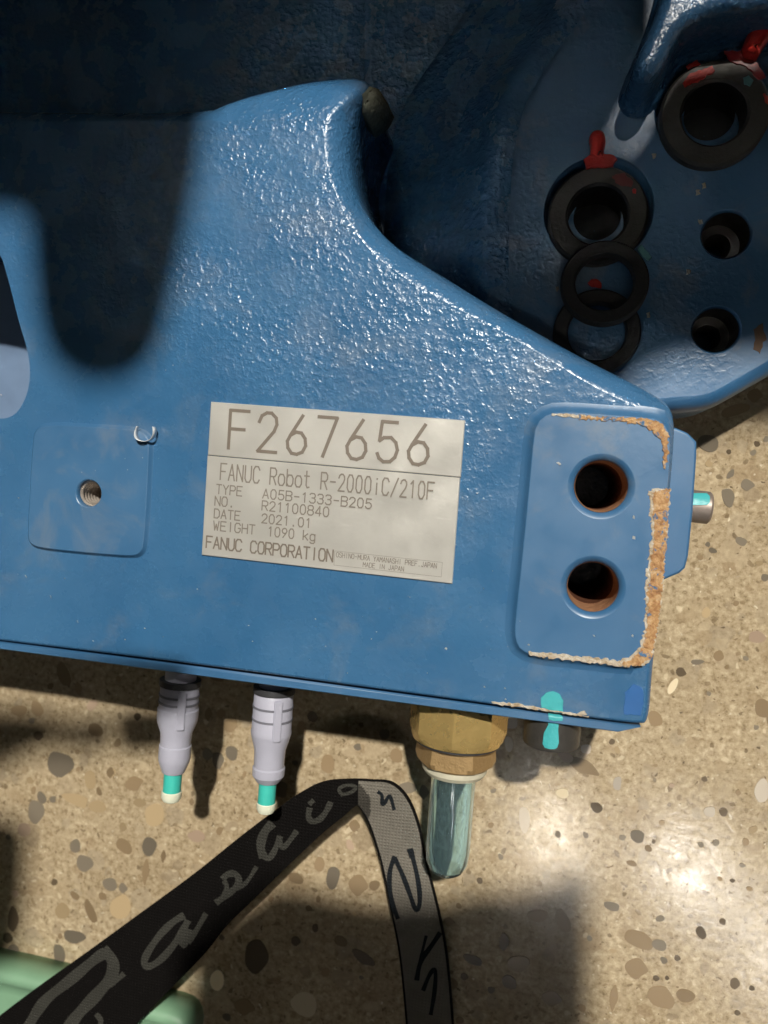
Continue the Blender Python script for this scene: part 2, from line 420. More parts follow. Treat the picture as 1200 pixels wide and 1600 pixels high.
TR = """1105 692 36 28 -30 g;1138 776 19 33 20 g;1167 758 23 20 0 g;1141 741 10 19 -30 g;1139 706 8 8 0 d;1158 846 19 12 -15 g;1114 860 13 9 -20 g
1182 996 27 24 0 p;1090 1034 20 9 8 g;1103 957 13 19 0 t;1150 943 9 9 0 b;1196 902 13 13 0 g;1193 1106 24 32 10 b;1024 1122 20 26 20 b;1050 1073 14 32 -20 w;1178 618 26 22 0 b;1150 640 44 18 25 b
964 1224 16 27 0 l;1190 1238 28 44 5 l;996 1307 22 19 0 g;1021 1315 6 7 0 d;1013 1326 12 11 0 b;987 1349 17 10 0 b;956 1416 25 13 0 g;1000 1468 44 28 -10 b;1029 1476 25 19 -20 g;992 1513 38 34 0 b;958 1559 14 42 0 b
1096 1457 16 21 25 d;1058 1497 10 10 0 d;1148 1536 16 19 0 d;1033 1559 44 38 0 b;1071 1555 28 26 -30 b;1152 1582 10 9 0 d;1025 1528 11 9 0 d;1042 1528 7 7 0 d;740 1500 32 14 -10 d;787 1472 15 27 0 d;810 1505 36 28 0 b
796 1534 26 20 -40 d;725 1526 12 11 0 d;819 1280 18 44 8 l;908 1196 58 22 -22 b;884 1182 30 16 -30 p;750 1376 10 10 0 d;717 1415 8 9 0 b;1108 1268 22 20 0 l;95 1193 40 36 0 g;140 1218 19 28 20 t;155 1237 8 13 20 b;208 1225 31 20 25 b
57 1267 24 34 0 g;65 1247 14 18 40 g;117 1322 17 20 0 g;133 1348 25 24 0 g;195 1322 25 19 -20 b;233 1323 22 25 -20 g;220 1255 20 13 10 t;172 1382 22 17 20 g;192 1388 14 15 0 g;160 1400 14 11 -30 b;227 1362 11 36 0 b
188 1417 30 38 -15 t;142 1425 14 36 25 b;117 1463 33 19 5 g;93 1492 17 35 12 g;62 1510 22 26 0 t;20 1437 17 34 0 d;12 1465 16 14 0 d;97 1423 22 24 0 t;193 1293 11 14 0 t;118 1250 44 18 -8 t;152 1260 26 18 0 t;173 1207 14 14 0 t;308 1307 28 18 0 p;255 1338 8 18 0 b
343 1298 10 13 0 b;240 1273 32 34 20 t;633 1232 36 18 15 g;662 1238 16 23 0 g;553 1290 18 18 0 b;500 1350 15 22 -15 b;520 1372 20 32 -10 g;558 1383 32 32 0 b;585 1383 17 17 0 b;400 1493 38 50 0 d;493 1450 10 12 0 d;462 1470 15 14 0 d
533 1470 19 16 0 b;568 1497 36 16 -25 d;380 1573 34 24 0 b;513 1193 20 28 -10 b;478 1570 44 44 5 w;338 1533 26 34 0 w;100 1055 20 36 20 b;79 1072 10 10 0 b;122 1076 13 18 20 b;186 1060 7 9 0 b;172 1207 13 15 0 b;345 1115 15 15 0 b;325 1116 12 19 0 b
360 1132 22 24 0 b;362 1177 19 19 0 g;341 1187 17 25 10 g;324 1179 19 18 0 g;367 1105 11 11 0 t;437 1233 26 30 40 g;382 1210 6 10 0 b;472 1137 14 20 0 b;340 1057 22 14 0 b;798 1128 26 24 0 l;795 1162 14 26 10 l;767 1289 10 10 0 b;915 1170 20 18 0 l
660 1192 20 24 0 t;598 1330 12 14 0 b;463 1372 22 16 0 b;880 1240 22 18 0 w;700 1440 18 14 0 b;620 1180 18 22 0 b;30 1110 26 16 0 b;150 1140 22 18 0 b;215 1120 10 10 0 d;60 1150 14 12 0 d;48 1220 12 10 0 t;655 1560 26 20 0 d;860 1560 34 24 0 b;880 1440 22 40 20 b;840 1430 34 22 0 b""".replace('\n', ';')
for s in TR.split(';'):  # some cream entries stand in for lit gaps, a brown one for flange shadow
    a = s.split(); stone(*map(float, a[:5]), a[5])
tries = 0
while len(placed) < 262 and tries < 9000:
    tries += 1
    x = random.uniform(-40, 1240); y = random.uniform(560, 1640)
    if y < 1010 + 0.125 * x and x < 1030 and not (x > 1030): continue
    if x > 1030 and y < 650: continue
    w = random.choice((8, 9, 10, 11, 12, 14, 16, 20))
    if any((x - a) ** 2 + (y - b) ** 2 < (r + w * 0.7) ** 2 for a, b, r in placed): continue
    stone(x, y, w, w * random.uniform(0.6, 1.1), random.uniform(0, 180), random.choice('ggbbdtgbp'))

# ------------------------------------------------------------------ robot: base casting
R = empty('industrial_robot', P(600, 700, 0), 'blue painted cast robot base with a silver rating plate on it', 'robot')
D = 0.008
pairs = [  # crease of the top face, outer edge of the rounding, depth of the outer edge (photo pixels)
 ((-260, 966), (-260, 969), .0008), ((0, 997), (0, 1000), .0008), ((300, 1033), (300, 1036), .0008), ((600, 1074), (600, 1077), .0008), ((900, 1115), (900, 1118), .0008), ((998, 1127), (998, 1131), .0008),
 ((1006, 1122), (1013, 1128), .002), ((1010, 1060), (1018, 1060), .003), ((1021, 930), (1030, 930), .003), ((1033, 800), (1043, 800), .003), ((1040, 720), (1051, 715), .004), ((1038, 672), (1054, 662), .005),
 ((1022, 650), (1047, 637), .006), ((1000, 638), (1030, 622), .007), ((975, 627), (995, 602), D), ((925, 603), (945, 578), D), ((860, 563), (895, 552), D), ((800, 526), (840, 521), D), ((725, 488), (763, 477), D), ((650, 446), (690, 431), D), ((605, 416), (652, 409), D),
 ((575, 388), (612, 382), D), ((547, 352), (580, 346), D), ((528, 312), (561, 314), D), ((513, 270), (550, 276), D), ((506, 230), (546, 236), D), ((509, 192), (556, 180), D), ((512, 186), (586, 122), D),
 ((490, 186), (500, 125), D), ((425, 187), (425, 142), D), ((365, 188), (362, 160), D), ((325, 190), (325, 180), D), ((0, 191), (0, 176), D), ((-260, 191), (-260, 172), D),
 ((-260, 330), (-256, 330), .001), ((-60, 352), (-56, 352), .001), ((-2, 386), (2, 386), .001), ((14, 440), (18, 440), .001), ((30, 505), (34, 505), .001), ((44, 550), (48, 550), .001), ((48, 585), (52, 585), .001), ((42, 620), (46, 620), .001), ((24, 650), (28, 652), .001), ((-4, 656), (0, 658), .001), ((-260, 665), (-256, 667), .001)]
def up(pairs, it):
    L = [((Vector(a), Vector(b), c)) for a, b, c in pairs]
    for _ in range(it):
        o = []
        for i in range(len(L)):
            p, q = L[i], L[(i + 1) % len(L)]
            for f in (0.25, 0.75): o.append((p[0].lerp(q[0], f), p[1].lerp(q[1], f), p[2] * (1 - f) + q[2] * f))
        L = o
    return L
pl = up(pairs, 2)
if sum(pl[i][0].x * -pl[(i + 1) % len(pl)][0].y + pl[(i + 1) % len(pl)][0].x * pl[i][0].y for i in range(len(pl))) < 0: pl.reverse()
rings = []
NR = 8
for k in range(NR + 1):
    a = k / NR * math.pi / 2
    r = []
    for t, o, d in pl:
        pt = P(t.x, t.y, ZT); po = P(o.x, o.y, ZT - d); f = math.sin(a) * 0.55 + (k / NR) * 0.45
        q = pt.lerp(po, f); q.z = ZT - d * ((1 - math.cos(a)) * 0.6 + 0.4 * k / NR); r.append(q)
    rings.append(r)
rings.append([Vector((p.x, p.y, 0.004)) for p in rings[-1]])
PXM = (P(601, 760, ZT) - P(600, 760, ZT)).length
HOLES = [(939, 760, 38.0), (926, 917, 37.0), (138, 771, 21.5)]
def hole_rings(c, r, z0, z1): return [[Vector((*p, z)) for p in reversed(circle(c, r, 40))] for z in (z0, z1)]
hs = []
for hx, hy, hr in HOLES:
    c = P(hx, hy, ZT + 0.0015); hs.append([[Vector((*p, ZT)) for p in circle(c, hr * PXM * 1.02, 40)], [Vector((*p, ZT - 0.055)) for p in circle(c, hr * PXM * 1.02, 40)]])
base = solid('base_casting', rings, M['blue'], R, hs)

# pads, bores
def pad(name, pts, z, h, hole_idx, mat, it=2):
    lp = px_loop(pts, z + h, it)
    prof = [(0, z + h), (0.0004, z + h - 0.0003), (0.0009, z + h * 0.45), (0.0022, z + h * 0.12), (0.0036, z - 0.0001)] if h > 0.002 else [(0, z + h), (0.0003, z + h - 0.0002), (0.0006, z + h * 0.3), (0.0014, z - 0.0001)]
    hh = []
    for i in hole_idx:
        hx, hy, hr = HOLES[i]; c = P(hx, hy, ZT + 0.0015); r = hr * PXM
        hh.append([[Vector((*p, z + h)) for p in circle(c, r * 1.24)], [Vector((*p, z + h - 0.0005)) for p in circle(c, r * 1.14)], [Vector((*p, z + h - 0.0011)) for p in circle(c, r)], [Vector((*p, z - 0.001)) for p in circle(c, r)]] if i < 2 else
                  [[Vector((*p, z + h)) for p in circle(c, r * 1.12)], [Vector((*p, z + h - 0.0007)) for p in circle(c, r)], [Vector((*p, z - 0.001)) for p in circle(c, r)]])
    lp = ccw(lp); xr = P(1012, 850, z).x; rings = []
    for d, zz in prof:
        ol = offset(lp, d) if d else lp
        rings.append([Vector((*(a.lerp(b, 0.12) if a.x > xr - 0.00035 * (a.y - P(1012, 850, z).y) * 0 else b), zz)) for a, b in zip(lp, ol)])
    return solid(name, rings, mat, R, hh, bottom=False)
PH = 0.0022
padR = pad('mounting_pad', [(833, 700), (838, 662), (858, 646), (890, 645), (960, 650), (1015, 654), (1036, 660), (1046, 680), (1046, 720), (1040, 800), (1032, 900), (1022, 985), (1016, 1025), (1005, 1038), (980, 1040), (900, 1031), (840, 1025), (815, 1016), (806, 1000), (806, 970), (816, 880), (826, 780)], ZT, PH, (0, 1), M['blue_smooth'], 1)
padL = pad('threaded_pad', [(52, 690), (56, 672), (75, 664), (150, 668), (212, 672), (230, 682), (232, 700), (224, 850), (218, 864), (205, 868), (130, 862), (62, 855), (46, 848), (44, 830)], ZT, 0.0014, (2,), M['blue_smooth'], 2)
for hx, hy, hr in HOLES[:2]:
    c = P(hx, hy, ZT + 0.0015); r = hr * PXM
    lathe('bore', Vector((c.x, c.y, ZT + PH - 0.0012)), (0, 0, -1), [(0, r * 0.985), (0.001, r * 0.95), (0.013, r * 0.94), (0.0131, r * 0.93), (0.0585, r * 0.93)], [M['bore_rim_lit'], M['bore_shade']], padR, 48, mi=[0, 0, 1, 1])
hx, hy, hr = HOLES[2]; c = P(hx, hy, ZT + 0.0015); r = hr * PXM
V = []; Fc = []; seg = 48; pitch = 0.0016; turns = 11; sub = 4     # a real helical thread
N = seg * turns
for i in range(N + 1):
    a = 2 * math.pi * i / seg; z = ZT + 0.0004 - pitch * i / seg
    for k in range(sub + 1):
        f = k / sub; rr = r * (0.98 - 0.17 * (1 - abs(2 * f - 1)))
        V.append((c.x + rr * math.cos(a), c.y + rr * math.sin(a), z - pitch * f))
for i in range(N):
    for k in range(sub):
        b0 = i * (sub + 1) + k; Fc.append((b0, b0 + sub + 1, b0 + sub + 2, b0 + 1))
mesh('screw_thread', V, Fc, M['thread'], padL, smooth=True)

# recess on the left
rl = px_loop([(-500, 250), (110, 250), (130, 700), (60, 740), (-500, 760)], 0.006)
solid('recess_floor', [[Vector((*p, 0.006)) for p in rl], [Vector((*p, 0.0005)) for p in rl]], mat_plain('dusty_grey_blue_metal', (0.15, 0.22, 0.34), 0.35, 0, 0.2, 80), R, smooth=False)

# rust and bare metal along the worn edges
zp = ZT + PH
decal('bare_edge', [(1014, 766), (1047, 762), (1042, 850), (1035, 930), (1028, 985), (1019, 1027), (1006, 1039), (972, 1042), (966, 1034), (985, 1025), (1000, 1011), (1006, 985), (1008, 930), (1012, 880), (1016, 850), (1019, 830), (1015, 800)], zp, M['chip'], padR, 0.00012, 3, 2.6, 13)
decal('rust_patch', [(1019, 770), (1046, 762), (1041, 850), (1034, 930), (1027, 985), (1018, 1026), (1006, 1038), (978, 1041), (972, 1035), (990, 1027), (1004, 1014), (1010, 985), (1012, 930), (1016, 880), (1020, 850), (1023, 830), (1020, 800)], zp, M['rust'], padR, 0.0003, 3, 2.6, 3)
decal('rust_patch', [(905, 649), (950, 652), (1016, 654), (1034, 660), (1045, 680), (1044, 718), (1040, 735), (1034, 732), (1036, 705), (1030, 686), (1018, 676), (1000, 664), (960, 658), (905, 655)], zp, M['rust'], padR, 0.0003, 3, 2.4, 4)
decal('bare_edge', [(862, 645), (905, 648), (935, 651), (935, 656), (900, 654), (862, 649)], zp, M['chip'], padR, 0.0002, 4, 1.2, 5)
decal('bare_edge', [(824, 1017), (880, 1022), (940, 1029), (970, 1032), (972, 1041), (930, 1037), (870, 1030), (826, 1024)], zp, M['chip'], padR, 0.0002, 4, 2.0, 6)
decal('bare_edge', [(768, 1097), (800, 1098), (850, 1107), (890, 1113), (920, 1119), (920, 1121), (880, 1115), (830, 1108), (768, 1100)], ZT, M['chip'], base, 0.0001, 4, 1.5, 7)
decal('bare_edge', [(902, 1114), (912, 1111), (918, 1117), (905, 1118)], ZT, M['chip'], base, 0.0001, 3, 1.2, 8)
decal('paint_mark', [(845, 1100), (846, 1090), (853, 1082), (864, 1080), (875, 1085), (880, 1094), (880, 1112), (868, 1111), (846, 1106)], ZT, M['cyan'], base, 0.0002, 5, 0.8, 9)
decal('touch_up_paint', [(976, 1082), (990, 1068), (1004, 1074), (1006, 1100), (1002, 1118), (974, 1116)], ZT, mat_plain('fresh_blue_touch_up', (0.028, 0.12, 0.335), 0.35), base, 0.0001, 5, 1.0, 11)

# filler lump at the top corner
lp = px_loop(jag([(560, 146), (575, 130), (592, 130), (594, 150), (588, 168), (572, 176), (562, 166)], 9, 3, 3), ZT - 0.006)
slab('filler_lump', lp, [(-0.003, ZT - 0.0052), (-0.0012, ZT - 0.006), (0, ZT - 0.009), (0.001, ZT - 0.02)], M['putty'], R)

# rear web: the lower body that lies in deep shadow behind the top edge
lp = px_loop([(-400, -300), (640, -300), (560, 260), (-400, 260)], 0.012)
slab('rear_web', lp, rnd_profile(0.004, 0.012, 0.0), M['blue'], R)

lp = px_loop([(565, -400), (860, -400), (900, 560), (700, 470), (565, 380)], 0.014)
slab('lower_web', lp, rnd_profile(0.004, 0.014, 0.0), M['blue'], R)

# ------------------------------------------------------------------ flange with its bolts (upper right)
ZF = ZT - 0.030
ridge = [(1010, -170), (945, -60), (895, 22), (835, 102), (797, 170), (782, 250), (777, 340), (775, 440), (790, 540)]
outer = [((930, -190), .004), ((850, -80), .005)]
fl_pts = ridge + [(960, 640), (1050, 630), (1106, 628), (1150, 604), (1202, 574), (1330, 500), (1330, -170)]
lp = px_loop(fl_pts, ZF)
FH = [(1135, 366, 37), (1119, 515, 36), (935, 328, 86), (1115, 166, 88)]
fh = []
FS = (P(1001, 300, ZF) - P(1000, 300, ZF)).length
for hx, hy, hr in FH[:2]:
    c = P(hx, hy, ZF); r = hr * FS
    fh.append([[Vector((*p, z)) for p in circle(c, rr)] for rr, z in ((r * 1.08, ZF), (r, ZF - 0.0008), (r, ZF - 0.024))])
for hx, hy, hr in FH[2:]:
    c = P(hx, hy, ZF); r = hr * FS
    fh.append([[Vector((*p, z)) for p in circle(c, rr, 56)] for rr, z in ((r * 1.03, ZF), (r, ZF - 0.0008), (r, ZF - 0.006), (r * 0.45, ZF - 0.0065))])
flange = slab('flange', chaikin([Vector(p) for p in lp], 2), [(-0.002, ZF), (-0.0005, ZF - 0.0006), (0.0012, ZF - 0.002), (0.0022, ZF - 0.0045), (0.0024, ZF - 0.0075), (0.0024, 0.004)], M['blue_shade_grey'], R, fh)
for hx, hy, hr in FH[:2]:
    c = P(hx, hy, ZF); lathe('bore', Vector((c.x, c.y, ZF - 0.001)), (0, 0, -1), [(0, hr * FS * 0.97), (0.012, hr * FS * 0.96), (0.0125, hr * FS * 0.6), (0.026, hr * FS * 0.6)], M['flange_steel'], flange, 40)
# sloping shoulder left of the flange, rounded ridge
V = []; Fc = []; rd = chaikin([Vector(p) for p in ridge], 2, closed=False)
offs = [(0.004, 0.000), (0.000, 0.0006), (-0.003, 0.0002), (-0.0055, -0.0016), (-0.009, -0.005), (-0.016, -0.010), (-0.028, -0.016), (-0.042, -0.022), (-0.050, -0.030)]
for p in rd:
    q = P(p.x, p.y, ZF)
    for dx, dz in offs: V.append((q.x + dx, q.y - dx * 0.12, ZF + dz + 0.0016))
k = len(offs)
for i in range(len(rd) - 1):
    for j in range(k - 1): Fc.append((i * k + j, i * k + j + 1, (i + 1) * k + j + 1, (i + 1) * k + j))
sh = mesh('flange_shoulder', V, Fc, M['blue'], flange, smooth=True, recalc=True)
# raised rib round the upper bolt
rib = [(1062, -120), (1040, -20), (1012, 50), (990, 98), (988, 118), (1004, 130), (1024, 122), (1040, 96), (1058, 58), (1080, 38), (1120, 24), (1200, 14), (1300, 8), (1300, -120)]
lp = chaikin(px_loop(rib, ZF + 0.018), 2)
slab('raised_rib', lp, [(-0.0036, ZF + 0.0205), (-0.0026, ZF + 0.0203), (-0.0014, ZF + 0.0195), (-0.0005, ZF + 0.018), (0, ZF + 0.016), (0.0005, ZF + 0.004), (0.0012, ZF + 0.001), (0.003, ZF - 0.0005)], M['blue'], flange)

def cap_screw(hx, hy, rpx, zbase, zh, marks):
    c = P(hx, hy, zbase); r = rpx * (CAM.z - zh) / F
    c = P(hx, hy, zh)
    o = lathe('flange_bolt', Vector((c.x, c.y, zbase)), (0, 0, 1), [(0, r), (zh - zbase - 0.001, r), (zh - zbase, r * 0.95), (zh - zbase, r * 0.64), (zh - zbase - 0.0009, r * 0.59), (zh - zbase - 0.016, r * 0.57), (zh - zbase - 0.016, 0.0001)], [M['flange_steel'], M['socket_shade']], flange, 60, mi=[0, 0, 0, 0, 1, 1])
    return o, c, r
bA, cA, rA = cap_screw(934, 335, 73, ZF - 0.006, ZF + 0.004, None)
bB, cB, rB = cap_screw(1117, 176, 76, ZF - 0.006, ZF + 0.004, None)
zb = ZF + 0.004
decal('paint_mark', [(912, 250), (922, 242), (958, 243), (964, 250), (958, 262), (935, 262), (915, 266)], zb, M['red'], bA, 0.0008, 5, 1.2, 21)
lp = px_loop([(922, 248), (924, 225), (920, 215), (925, 205), (935, 202), (945, 206), (947, 222), (943, 236), (946, 250)], ZF + 0.004, 2)
slab('paint_mark', lp, rnd_profile(0.0022, ZF + 0.0055, ZF + 0.001), M['red'], bA)
decal('paint_mark', [(955, 275), (975, 270), (990, 285), (985, 292), (965, 288)], zb, mat_plain('thin_red_smear', (0.16, 0.03, 0.025), 0.5), bA, 0.0001, 4, 1.5, 22)
decal('paint_mark', [(988, 294), (994, 296), (994, 303), (989, 302)], zb, M['red'], bA, 0.0002, 3, 1, 23)
lp = px_loop([(1158, 85), (1166, 60), (1172, 32), (1182, 24), (1205, 24), (1212, 40), (1204, 58), (1190, 76), (1184, 92)], ZF + 0.006, 2)
slab('paint_mark', lp, rnd_profile(0.0026, ZF + 0.0085, ZF + 0.001), M['red'], bB)
decal('paint_mark', [(1066, 130), (1078, 115), (1112, 104), (1117, 112), (1090, 128), (1070, 136)], zb, M['red'], bB, 0.0006, 4, 1.2, 24)
decal('paint_mark', [(1072, 103), (1090, 94), (1094, 101), (1076, 108)], zb, M['red'], bB, 0.0006, 4, 1.2, 25)
decal('paint_mark', [(1130, 80), (1160, 80), (1185, 100), (1196, 122), (1186, 126), (1165, 105), (1140, 96)], zb, mat_plain('dark_red_paint', (0.25, 0.012, 0.01), 0.4), bB, 0.0004, 4, 1.2, 26)
decal('paint_mark', [(1192, 146), (1203, 152), (1203, 168), (1196, 160)], zb, M['red'], bB, 0.0004, 3, 1, 27)
decal('paint_mark', [(1161, 122), (1170, 118), (1178, 126), (1172, 135), (1163, 132)], zb, mat_plain('faded_cyan_paint', (0.12, 0.3, 0.3), 0.5), bB, 0.0003, 3, 0.6, 28)
decal('paint_mark', [(996, 388), (1003, 382), (1018, 402), (1014, 408), (1003, 402)], ZF, bpy.data.materials['faded_cyan_paint'], flange, 0.0004, 4, 0.8, 29)
for i, (x, y) in enumerate([(1090, 300), (1094, 346), (1075, 425), (1022, 243), (1013, 492), (1100, 290), (870, 451)]):
    decal('paint_chip', [(x - 3, y - 3), (x + 3, y - 4), (x + 4, y + 3), (x - 2, y + 5)], ZF, M['chip'], flange, 0.0001, 3, 1.4, 40 + i)
decal('rust_patch', [(1178, 515), (1190, 505), (1196, 530), (1188, 552), (1178, 545)], ZF, mat_plain('faint_rust', (0.13, 0.07, 0.035), 0.6), flange, 0.0001, 5, 2, 51)

def ring(px, py, rin, rout, z, tilt, label):
    c = P(px, py, z); s = (CAM.z - z) / F; h = 0.0016; ro = rout * s; ri = rin * s
    V = []; Fc = []; seg = 56
    prof = [(ri, -h), (ri, h * 0.6), (ri + 0.0005, h), (ro - 0.0006, h), (ro, h * 0.5), (ro, -h)]
    R3 = Matrix.Rotation(tilt[0], 3, 'X') @ Matrix.Rotation(tilt[1], 3, 'Y')
    for i in range(seg):
        a = 2 * math.pi * i / seg
        for r, zz in prof: V.append(R3 @ Vector((r * math.cos(a), r * math.sin(a), zz)))
    k = len(prof)
    for i in range(seg):
        for j in range(k):
            Fc.append((i * k + j, ((i + 1) % seg) * k + j, ((i + 1) % seg) * k + (j + 1) % k, i * k + (j + 1) % k))
    o = mesh('washer', V, Fc, M['rubber'], None, smooth=True, recalc=True); sharp_by_angle(o, 40)
    o.location = c
    return tag(o, label, 'washer', 'black washers by the flange bolt')
w1 = ring(944, 443, 42, 64, ZF + 0.0068, (-0.10, 0.0), 'black washer leaning on the flange bolt and lying over the other washer')
w2 = ring(932, 520, 42, 64, ZF + 0.0017, (0.0, 0.0), 'black washer lying flat on the blue flange beside the sloping casting edge')
decal('paint_mark', [(918, 442), (924, 436), (934, 436), (940, 443), (940, 450), (924, 449)], ZF, M['red'], flange, 0.0003, 3, 0.8, 61)

# ------------------------------------------------------------------ rating plates with lettering
XL = Vector((1, 0, 0)); a2 = (RW @ _a).normalized(); b2 = (RW @ _b).normalized()
LW = 0.080; LH = (RW @ _b).length
def L(u, v, z=0.0):                                    # u across, v down from the top, 0..1
    return LAB + a2 * (u * LW) + b2 * ((1 - v) * LH) + Vector((0, 0, z))
def plate(name, v0, v1, th, u0=0.0, u1=1.0):
    lp = ccw([L(u, v).to_2d() for u, v in ((u0, v0), (u1, v0), (u1, v1), (u0, v1))])
    r = [[Vector((*p, ZT + th)) for p in offset(lp, -0.0002)], [Vector((*p, ZT + th - 0.0002)) for p in lp], [Vector((*p, ZT + 0.0001)) for p in lp]]
    return solid(name, r, M['plate'], R, smooth=False)
num = plate('number_plate', 0.0, 0.345, 0.0008)
rat = plate('rating_plate', 0.349, 1.0, 0.0007, -0.002, 0.998)
G = {  # stroke lettering on a 4 x 6 grid, y up
'A': [[(0, 0), (2, 6), (4, 0)], [(.7, 2), (3.3, 2)]], 'B': [[(0, 0), (0, 6), (3, 6), (4, 5.2), (4, 4), (3, 3.2), (0, 3.2)], [(3, 3.2), (4, 2.3), (4, 1), (3, 0), (0, 0)]],
'C': [[(4, 4.8), (3, 6), (1, 6), (0, 4.8), (0, 1.2), (1, 0), (3, 0), (4, 1.2)]], 'D': [[(0, 0), (0, 6), (2.6, 6), (4, 4.6), (4, 1.4), (2.6, 0), (0, 0)]],
'E': [[(4, 6), (0, 6), (0, 0), (4, 0)], [(0, 3.2), (3.2, 3.2)]], 'F': [[(4, 6), (0, 6), (0, 0)], [(0, 3.1), (3.2, 3.1)]],
'G': [[(4, 4.8), (3, 6), (1, 6), (0, 4.8), (0, 1.2), (1, 0), (3, 0), (4, 1.2), (4, 2.8), (2.4, 2.8)]], 'H': [[(0, 0), (0, 6)], [(4, 0), (4, 6)], [(0, 3.1), (4, 3.1)]],
'I': [[(2, 0), (2, 6)]], 'J': [[(3.4, 6), (3.4, 1.2), (2.5, 0), (1.2, 0), (.3, 1.2)]], 'K': [[(0, 0), (0, 6)], [(4, 6), (0, 2.4)], [(1.3, 3.5), (4, 0)]], 'M': [[(0, 0), (0, 6), (2, 2.4), (4, 6), (4, 0)]],
'N': [[(0, 0), (0, 6), (4, 0), (4, 6)]], 'O': [[(1, 0), (0, 1.4), (0, 4.6), (1, 6), (3, 6), (4, 4.6), (4, 1.4), (3, 0), (1, 0)]], 'P': [[(0, 0), (0, 6), (3, 6), (4, 5.1), (4, 3.7), (3, 2.8), (0, 2.8)]],
'R': [[(0, 0), (0, 6), (3, 6), (4, 5.1), (4, 3.8), (3, 2.9), (0, 2.9)], [(2, 2.9), (4, 0)]], 'S': [[(4, 5), (3, 6), (1, 6), (0, 5), (0, 4), (1, 3.2), (3, 2.8), (4, 2), (4, 1), (3, 0), (1, 0), (0, 1)]],
'T': [[(0, 6), (4, 6)], [(2, 6), (2, 0)]], 'U': [[(0, 6), (0, 1.3), (1, 0), (3, 0), (4, 1.3), (4, 6)]], 'W': [[(0, 6), (1, 0), (2, 4), (3, 0), (4, 6)]], 'Y': [[(0, 6), (2, 3), (4, 6)], [(2, 3), (2, 0)]],
'0': [[(1.2, 0), (.2, 1.4), (.2, 4.6), (1.2, 6), (2.8, 6), (3.8, 4.6), (3.8, 1.4), (2.8, 0), (1.2, 0)]], '1': [[(.9, 4.8), (2.2, 6), (2.2, 0)]], '2': [[(.1, 4.5), (.6, 5.5), (1.6, 6), (2.6, 6), (3.6, 5.3), (3.8, 4.3), (3.3, 3.2), (.1, 0), (4, 0)]],
'3': [[(.2, 5.2), (1, 6), (3, 6), (3.8, 5.1), (3.8, 4), (3, 3.2), (1.6, 3.2)], [(3, 3.2), (3.9, 2.3), (3.9, 1), (3, 0), (1, 0), (.1, 1)]], '4': [[(3, 0), (3, 6), (0, 1.6), (4, 1.6)]],
'5': [[(3.7, 6), (.7, 6), (.4, 3.1), (1.2, 3.6), (2.6, 3.7), (3.6, 3), (4, 1.9), (3.6, .8), (2.7, .1), (1.4, 0), (.5, .5), (.1, 1.2)]], '6': [[(3, 6), (.7, 2.9), (.1, 1.9), (.3, .9), (1.1, .1), (2.2, 0), (3.3, .4), (3.9, 1.4), (3.7, 2.5), (2.9, 3.3), (1.8, 3.4), (.8, 2.9)]],
'7': [[(.1, 6), (3.9, 6), (1.4, 0)]], '8': [[(1, 3.2), (.2, 4), (.2, 5.2), (1, 6), (3, 6), (3.8, 5.2), (3.8, 4), (3, 3.2), (1, 3.2), (0, 2.2), (0, 1), (1, 0), (3, 0), (4, 1), (4, 2.2), (3, 3.2)]], '9': [[(1, 0), (3.3, 3), (3.9, 4.2), (3.4, 5.5), (2.2, 6), (.8, 5.5), (.2, 4.3), (.7, 3.1), (1.9, 2.6), (3.2, 3)]],
'-': [[(.4, 3), (3.6, 3)]], '.': [[(1.7, 0), (2.3, 0)], [(1.7, .5), (2.3, .5)]], '/': [[(0, -.4), (4, 6.4)]], 'o': [[(1, 0), (0, 1.1), (0, 2.9), (1, 4), (3, 4), (4, 2.9), (4, 1.1), (3, 0), (1, 0)]], 'b': [[(0, 6), (0, 0)], [(0, 1.1), (1, 0), (3, 0), (4, 1.1), (4, 2.9), (3, 4), (1, 4), (0, 2.9)]],
't': [[(1.6, 6), (1.6, .9), (2.4, 0), (3.6, .3)], [(.3, 4.2), (3.4, 4.2)]], 'i': [[(2, 0), (2, 4)], [(1.9, 5.3), (2.1, 5.6)]], 'k': [[(.3, 0), (.3, 6)], [(3.6, 4), (.3, 1.6)], [(1.4, 2.4), (3.8, 0)]], 'g': [[(3.8, 4), (3.8, -.8), (3, -1.7), (1, -1.7), (.2, -1)], [(3.8, 2.9), (2.9, 4), (1.1, 4), (.2, 2.9), (.2, 1.1), (1.1, 0), (2.9, 0), (3.8, 1.1)]], ' ': []}
def text(name, s, u0, u1, v0, v1, sw, mat, parent, th, fill=0.72):
    n = len(s); pitch = (u1 - u0) / (n - 1 + fill) ; lines = []
    for i, ch in enumerate(s):
        for ln in G[ch]:
            lines.append([((u0 + i * pitch + x / 4 * pitch * fill) * LW, (1 - (v1 - y / 6 * (v1 - v0))) * LH) for x, y in ln])
    return strokes(name, lines, sw, lambda x, y, k: LAB + a2 * x + b2 * y + Vector((0, 0, th + 0.00004 + k)), mat, parent)
text('serial_number', 'F267656', 0.085, 0.875, 0.045, 0.292, 0.00105, M['ink'], num, 0.0008, 0.66)
I2 = M['ink_light']
text('lettering', 'FANUC Robot R-2000iC/210F', 0.058, 0.905, 0.392, 0.497, 0.00044, I2, rat, 0.0007, 0.72)
for s, a, b, c, d in (('TYPE', .045, .152, .530, .590), ('A05B-1333-B205', .238, .672, .530, .590), ('NO.', .042, .122, .607, .667), ('R21100840', .238, .508, .607, .667), ('DATE', .042, .150, .690, .748), ('2021.01', .240, .440, .690, .748), ('WEIGHT', .042, .214, .768, .828), ('1090 kg', .268, .460, .768, .828)):
    text('lettering', s, a, b, c, d, 0.00037, I2, rat, 0.0007, 0.74)
